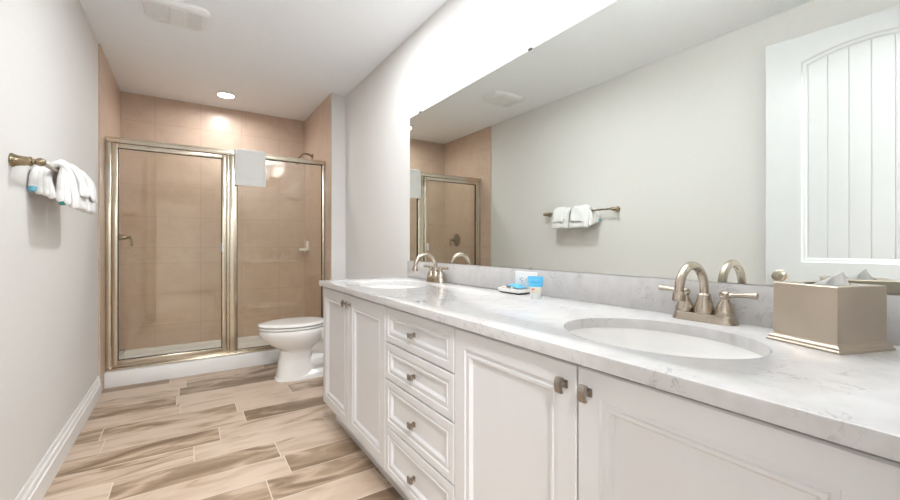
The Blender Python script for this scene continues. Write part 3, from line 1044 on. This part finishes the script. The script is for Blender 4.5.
# ------------------------------------------------------------------ things on the counter
# tissue box cover
def tissue_box():
    a = Vector((1.0255, 0.226, 0))                        # base corner nearest the camera
    e1 = Vector((0.347, 0.938, 0)).normalized()
    e2 = Vector((e1.y, -e1.x, 0))
    L1, L2 = 0.139, 0.147
    c = a + e1 * L1 / 2 + e2 * L2 / 2
    r = thing('tissue_box_cover', (c.x, c.y, CT), 'square brushed nickel tissue box cover on the counter', 'tissue box')
    z = CT + 0.0003

    def sq(i, zz):
        h1, h2 = L1 / 2 - i, L2 / 2 - i
        return [c + e1 * s1 * h1 + e2 * s2 * h2 + Vector((0, 0, zz)) for s1, s2 in ((-1, -1), (1, -1), (1, 1), (-1, 1))]
    bm = loft(B(), [sq(0.0, z), sq(0.0, z + 0.004), sq(0.003, z + 0.006), sq(0.003, z + 0.010), sq(0.0065, z + 0.014), sq(0.0075, z + 0.017), sq(0.02, z + 0.017)])
    obj('base_moulding', bm, M['boxmetal'], r)
    zt = 0.9645
    bm = B()
    # walls and a top plate with an oval slot
    body = [sq(0.009, z + 0.016), sq(0.009, zt - 0.0015), sq(0.0105, zt)]
    vr = [[bm.verts.new(p) for p in q] for q in body]
    for p, q in zip(vr[:-1], vr[1:]):
        for i in range(4):
            bm.faces.new((p[i], p[(i + 1) % 4], q[(i + 1) % 4], q[i]))
    n = 28
    sl = [c + e1 * 0.032 * cos(2 * pi * k / n) + e2 * 0.045 * sin(2 * pi * k / n) + Vector((0, 0, zt)) for k in range(n)]
    sv = [bm.verts.new(p) for p in sl]
    es = [bm.edges.new((sv[k], sv[(k + 1) % n])) for k in range(n)]
    es += [bm.edges.get((vr[-1][i], vr[-1][(i + 1) % 4])) for i in range(4)]
    lo = [bm.verts.new(p - Vector((0, 0, 0.02))) for p in sl]
    for k in range(n):
        bm.faces.new((sv[k], lo[k], lo[(k + 1) % n], sv[(k + 1) % n]))
    bmesh.ops.triangle_fill(bm, use_beauty=True, use_dissolve=False, edges=es)
    obj('box_body', bm, M['boxmetal'], r)
    # tissue pulled up through the slot
    bm = B()
    n = 10
    rows = []
    base = c + e1 * 0.0
    s2 = Vector((0.42, -0.91, 0)).normalized()
    s1 = Vector((0.91, 0.42, 0)).normalized()
    for j in range(9):
        t = j / 8
        wd = 0.036 * (1 - t) ** 0.9 + 0.0006
        row = []
        for i in range(n + 1):
            u = -1 + 2 * i / n
            fold = 0.006 * sin(u * 5 + j * 0.4) * (1 - t * 0.7)
            cpos = base + s2 * (u * wd - 0.002 + 0.030 * t) + s1 * (fold - 0.006 + 0.022 * t) + Vector((0, 0, zt - 0.012 + 0.036 * t))
            row.append(cpos)
        rows.append(row)
    vs = [[bm.verts.new(p) for p in q] for q in rows]
    for p, q in zip(vs[:-1], vs[1:]):
        for i in range(n):
            bm.faces.new((p[i], p[i + 1], q[i + 1], q[i]))
    tag(obj('tissue', bm, M['tissue'], None, 60), 'white tissue sticking up out of the nickel box', 'tissue')


tissue_box()

# soap tray with packets
def tray():
    cx, cy, z = 1.178, 1.292, CT + 0.0003
    r = thing('soap_tray', (cx, cy, CT), 'small white rectangular tray below the outlet', 'tray')
    hx, hy = 0.036, 0.066
    obj('tray_foot', loft(B(), [rrect(cx, cy, hx - 0.008, hy - 0.008, 0.006, z), rrect(cx, cy, hx - 0.003, hy - 0.003, 0.006, z + 0.006)]), M['traydark'], r, 30)
    rings = [rrect(cx, cy, hx - 0.003, hy - 0.003, 0.006, z + 0.006), rrect(cx, cy, hx, hy, 0.007, z + 0.010), rrect(cx, cy, hx, hy, 0.007, z + 0.021), rrect(cx, cy, hx - 0.003, hy - 0.003, 0.006, z + 0.022), rrect(cx, cy, hx - 0.006, hy - 0.006, 0.005, z + 0.013)]
    obj('dish', loft(B(), rings), M['ceramic'], r, 30)
    # blue packet, bowed, resting across the rim
    bm = B()
    n, k = 12, 5
    for (zo, fl) in ((0, 0),):
        top, bot = [], []
        for i in range(n + 1):
            t = i / n
            y = cy + 0.040 - 0.088 * t
            zc = z + 0.0225 + 0.013 * sin(pi * min(1, t * 1.15) * 0.9) * (1 - 0.3 * t)
            th = 0.0055 * sin(pi * t) ** 0.5 + 0.0008
            w2 = 0.026
            top.append([(cx + 0.006 + w2 * s, y, zc + th * (1 - s * s * 0.85)) for s in (-1, -0.5, 0, 0.5, 1)])
            bot.append([(cx + 0.006 + w2 * s, y, zc - th * 0.5 * (1 - s * s * 0.85)) for s in (1, 0.5, 0, -0.5, -1)])
        loft(bm, [a + b for a, b in zip(top, bot)])
    p = obj('soap_packet', bm, M['blue'], None, 60)
    tag(p, 'blue wrapped soap packet lying on the white tray', 'soap packet')
    bm = B()
    box(bm, cx - 0.024, cx + 0.004, cy + 0.022, cy + 0.054, z + 0.0135, z + 0.027, 0.004, 3)
    p = obj('soap_bar', bm, M['cream'], None, 40)
    tag(p, 'pale wrapped soap bar with an orange print on the tray', 'soap')
    bm = B(); box(bm, cx - 0.0246, cx - 0.0236, cy + 0.028, cy + 0.046, z + 0.018, z + 0.0245)
    box(bm, cx - 0.018, cx - 0.002, cy + 0.028, cy + 0.044, z + 0.0265, z + 0.0274)
    obj('print', bm, M['orange'], p)


tray()


def lotion():
    cx, cy, z = 1.128, 1.112, CT + 0.0003
    r = thing('lotion_tube', (cx, cy, CT), 'small lotion tube with a blue top standing on its cap', 'lotion')
    ax = Vector((0.55, -0.83, 0)).normalized()
    bx = Vector((-ax.y, ax.x, 0))

    def ov(a, b, zz, n=28):
        return [Vector((cx, cy, zz)) + ax * a * cos(2 * pi * k / n) + bx * b * sin(2 * pi * k / n) for k in range(n)]
    obj('cap', loft(B(), [ov(0.0195, 0.0195, z), ov(0.0205, 0.0205, z + 0.002), ov(0.0205, 0.0205, z + 0.020), ov(0.019, 0.019, z + 0.0215)]), M['plastic'], r, 40)
    obj('tube_body', loft(B(), [ov(0.0195, 0.0195, z + 0.022), ov(0.0225, 0.0205, z + 0.024), ov(0.0245, 0.0185, z + 0.036), ov(0.0265, 0.0165, z + 0.046)]), M['cream'], r, 40)
    b = obj('blue_band', loft(B(), [ov(0.0265, 0.0165, z + 0.046), ov(0.028, 0.0125, z + 0.060), ov(0.0295, 0.006, z + 0.074), ov(0.030, 0.0016, z + 0.079), ov(0.030, 0.0014, z + 0.086)]), M['blue'], r, 40)
    bm = B()
    fc = -bx if (-bx).dot(Vector((-1, -1, 0))) > 0 else bx
    for (u0, u1, z0, z1, dd) in ((-0.012, -0.001, 0.033, 0.041, 0.0195),):
        q = [Vector((cx, cy, z + zz)) + ax * uu + fc * dd for uu, zz in ((u0, z0), (u1, z0 + 0.002), (u1 + 0.002, z1), (u0 + 0.002, z1 - 0.001))]
        loft(bm, [q, [p - fc * 0.004 for p in q]])
    obj('print', bm, M['orange'], r)
    bm = B()
    for (u0, u1, z0, z1, dd) in ((-0.016, -0.006, 0.062, 0.0665, 0.0125), (-0.004, 0.006, 0.062, 0.0665, 0.0125), (0.008, 0.017, 0.062, 0.0665, 0.0115)):
        q = [Vector((cx, cy, z + zz)) + ax * uu + fc * dd for uu, zz in ((u0, z0), (u1, z0), (u1, z1), (u0, z1))]
        loft(bm, [q, [p - fc * 0.005 for p in q]])
    obj('lettering', bm, noisy(mat('dark_blue_print', (0.06, 0.38, 0.68), 0.4), 60, 0.05), r)


lotion()

# ------------------------------------------------------------------ towel bar and its towels
TBX, TBZ = XL + 0.075, 1.342
tb = thing('towel_bar', (XL, 2.39, TBZ), 'nickel towel bar with flared posts on the off white wall', 'towel bar')
TY0, TY1 = 2.005, 2.745
obj('bar', lathe(B(), (TBX, TY0 - 0.004, TBZ), (0, 1, 0), [(0, 0.0075), (TY1 - TY0 + 0.008, 0.0075)], 16), M['bronze'], tb, 40)
for y in (TY0, TY1):
    obj('post', lathe(B(), (XL + 0.0003, y, TBZ), (1, 0, 0), [(0, 0.0235), (0.004, 0.0245), (0.008, 0.022), (0.016, 0.019), (0.045, 0.0155), (0.049, 0.0175), (0.053, 0.0165), (0.056, 0.011), (0.062, 0.0105), (0.066, 0.0135), (0.075, 0.015), (0.083, 0.0135), (0.088, 0.008), (0.0885, 0)], 24), M['bronze'], tb, 40)


def lobe(bm, y0, y1, path, th, n=12, seed=0, rnd_y=0.86, mi=0):
    """thick folded cloth: path of (x, z), extruded along y with soft rounded ends"""
    P = spline([(x, 0, z) for x, z in path], 5)
    m = len(P)
    rr = random.Random(seed)
    ph = [rr.uniform(0, 6) for _ in range(3)]
    rings = []
    for i in range(n + 1):
        t = i / n
        u = abs(2 * t - 1)
        e = sqrt(max(0.06, 1 - max(0, (u - rnd_y) / (1 - rnd_y)) ** 2))
        y = y0 + (y1 - y0) * t
        L, R = [], []
        for k in range(m):
            d = (P[min(k + 1, m - 1)] - P[max(k - 1, 0)]).normalized()
            nr = Vector((-d.z, 0, d.x))
            cap = sqrt(max(0.08, 1 - max(0, 1 - k / 2.5) ** 2)) * sqrt(max(0.08, 1 - max(0, 1 - (m - 1 - k) / 2.5) ** 2))
            h = th / 2 * e * cap
            wv = 0.0022 * sin(k * 0.55 + ph[0] + t * 5) + 0.0015 * sin(k * 0.9 + ph[1] - t * 8)
            c = Vector((P[k].x, y, P[k].z)) + nr * wv
            L.append(c + nr * h); R.append(c - nr * h)
        rings.append(L + R[::-1])
    return loft(bm, rings, mi=mi)


def bar_towel(yc, label, fan):
    z = TBZ
    r = thing('hand_towel', (TBX, yc, z), label, 'towel', 'white towels on the towel bar')
    w = 0.098
    bm = lobe(B(), yc - w, yc + w, [(TBX - 0.027, z - 0.075), (TBX - 0.028, z - 0.02), (TBX - 0.020, z + 0.018), (TBX + 0.004, z + 0.029), (TBX + 0.028, z + 0.012), (TBX + 0.040, z - 0.05), (TBX + 0.050, z - 0.11), (TBX + 0.054, z - 0.148)], 0.030, seed=3 + int(yc * 10), rnd_y=0.8)
    obj('towel_body', bm, M['towel'], r, 60)
    bm = lobe(B(), yc - w * 0.55, yc + w * 0.78, [(TBX - 0.004, z + 0.046), (TBX + 0.022, z + 0.042), (TBX + 0.048, z + 0.010), (TBX + 0.062, z - 0.045), (TBX + 0.070, z - 0.092)], 0.016, seed=9 + int(yc * 10))
    obj('folded_washcloth', bm, M['towel'], r, 60)
    bm = B()
    rr = random.Random(int(yc * 100))
    n = 6
    ends = []
    for k in range(n):
        t = k / (n - 1)
        room = k >= 4
        bx = XL + 0.016 + k * 0.0185 if not room else TBX + 0.018 + 0.014 * (k - 4)
        by = yc - w - 0.008 - 0.020 * (1 - t) if fan else yc + w * 0.2
        bz = z - 0.088 - 0.048 * t + rr.uniform(-0.004, 0.004)
        top = ((TBX - 0.034 + 0.004 * k) if not room else TBX + 0.021, yc - w * 0.7, z + 0.024 + 0.006 * sin(pi * t))
        mid = ((bx + top[0]) / 2 - 0.008 * (1 - t), (by + top[1]) / 2 - 0.014, (bz + top[2]) / 2 + 0.020)
        if not room:
            mid = (min(mid[0], TBX - 0.026), mid[1], mid[2])
        pts = spline([top, mid, (bx, by, bz)], 6)
        m = len(pts)
        tube(bm, pts, [0.011 + 0.0055 * (i / (m - 1)) if i < m - 1 else 0.010 for i in range(m)], 12)
        ends.append((Vector(pts[-3]), Vector(pts[-1])))
    obj('pleated_fold', bm, M['towel'], r, 60)
    if fan:
        a, b = ends[0]
        bm = tube(B(), [a + (b - a) * 0.35, a + (b - a) * 1.12], [0.0172, 0.0165], 14)
        obj('blue_tag', bm, M['tag_blue'], r, 60)
        a, b = ends[4]
        bm = tube(B(), [a + (b - a) * 0.75 + Vector((0.004, 0, -0.004)), b + Vector((0.006, 0, -0.010))], [0.0125, 0.011], 12)
        obj('green_tag', bm, M['tag_green'], r, 60)
    return r


bar_towel(2.302, 'white folded towel with a blue edge showing, first on the bar from the doorway', True)
bar_towel(2.512, 'white folded towel farther along the bar, toward the shower', False)
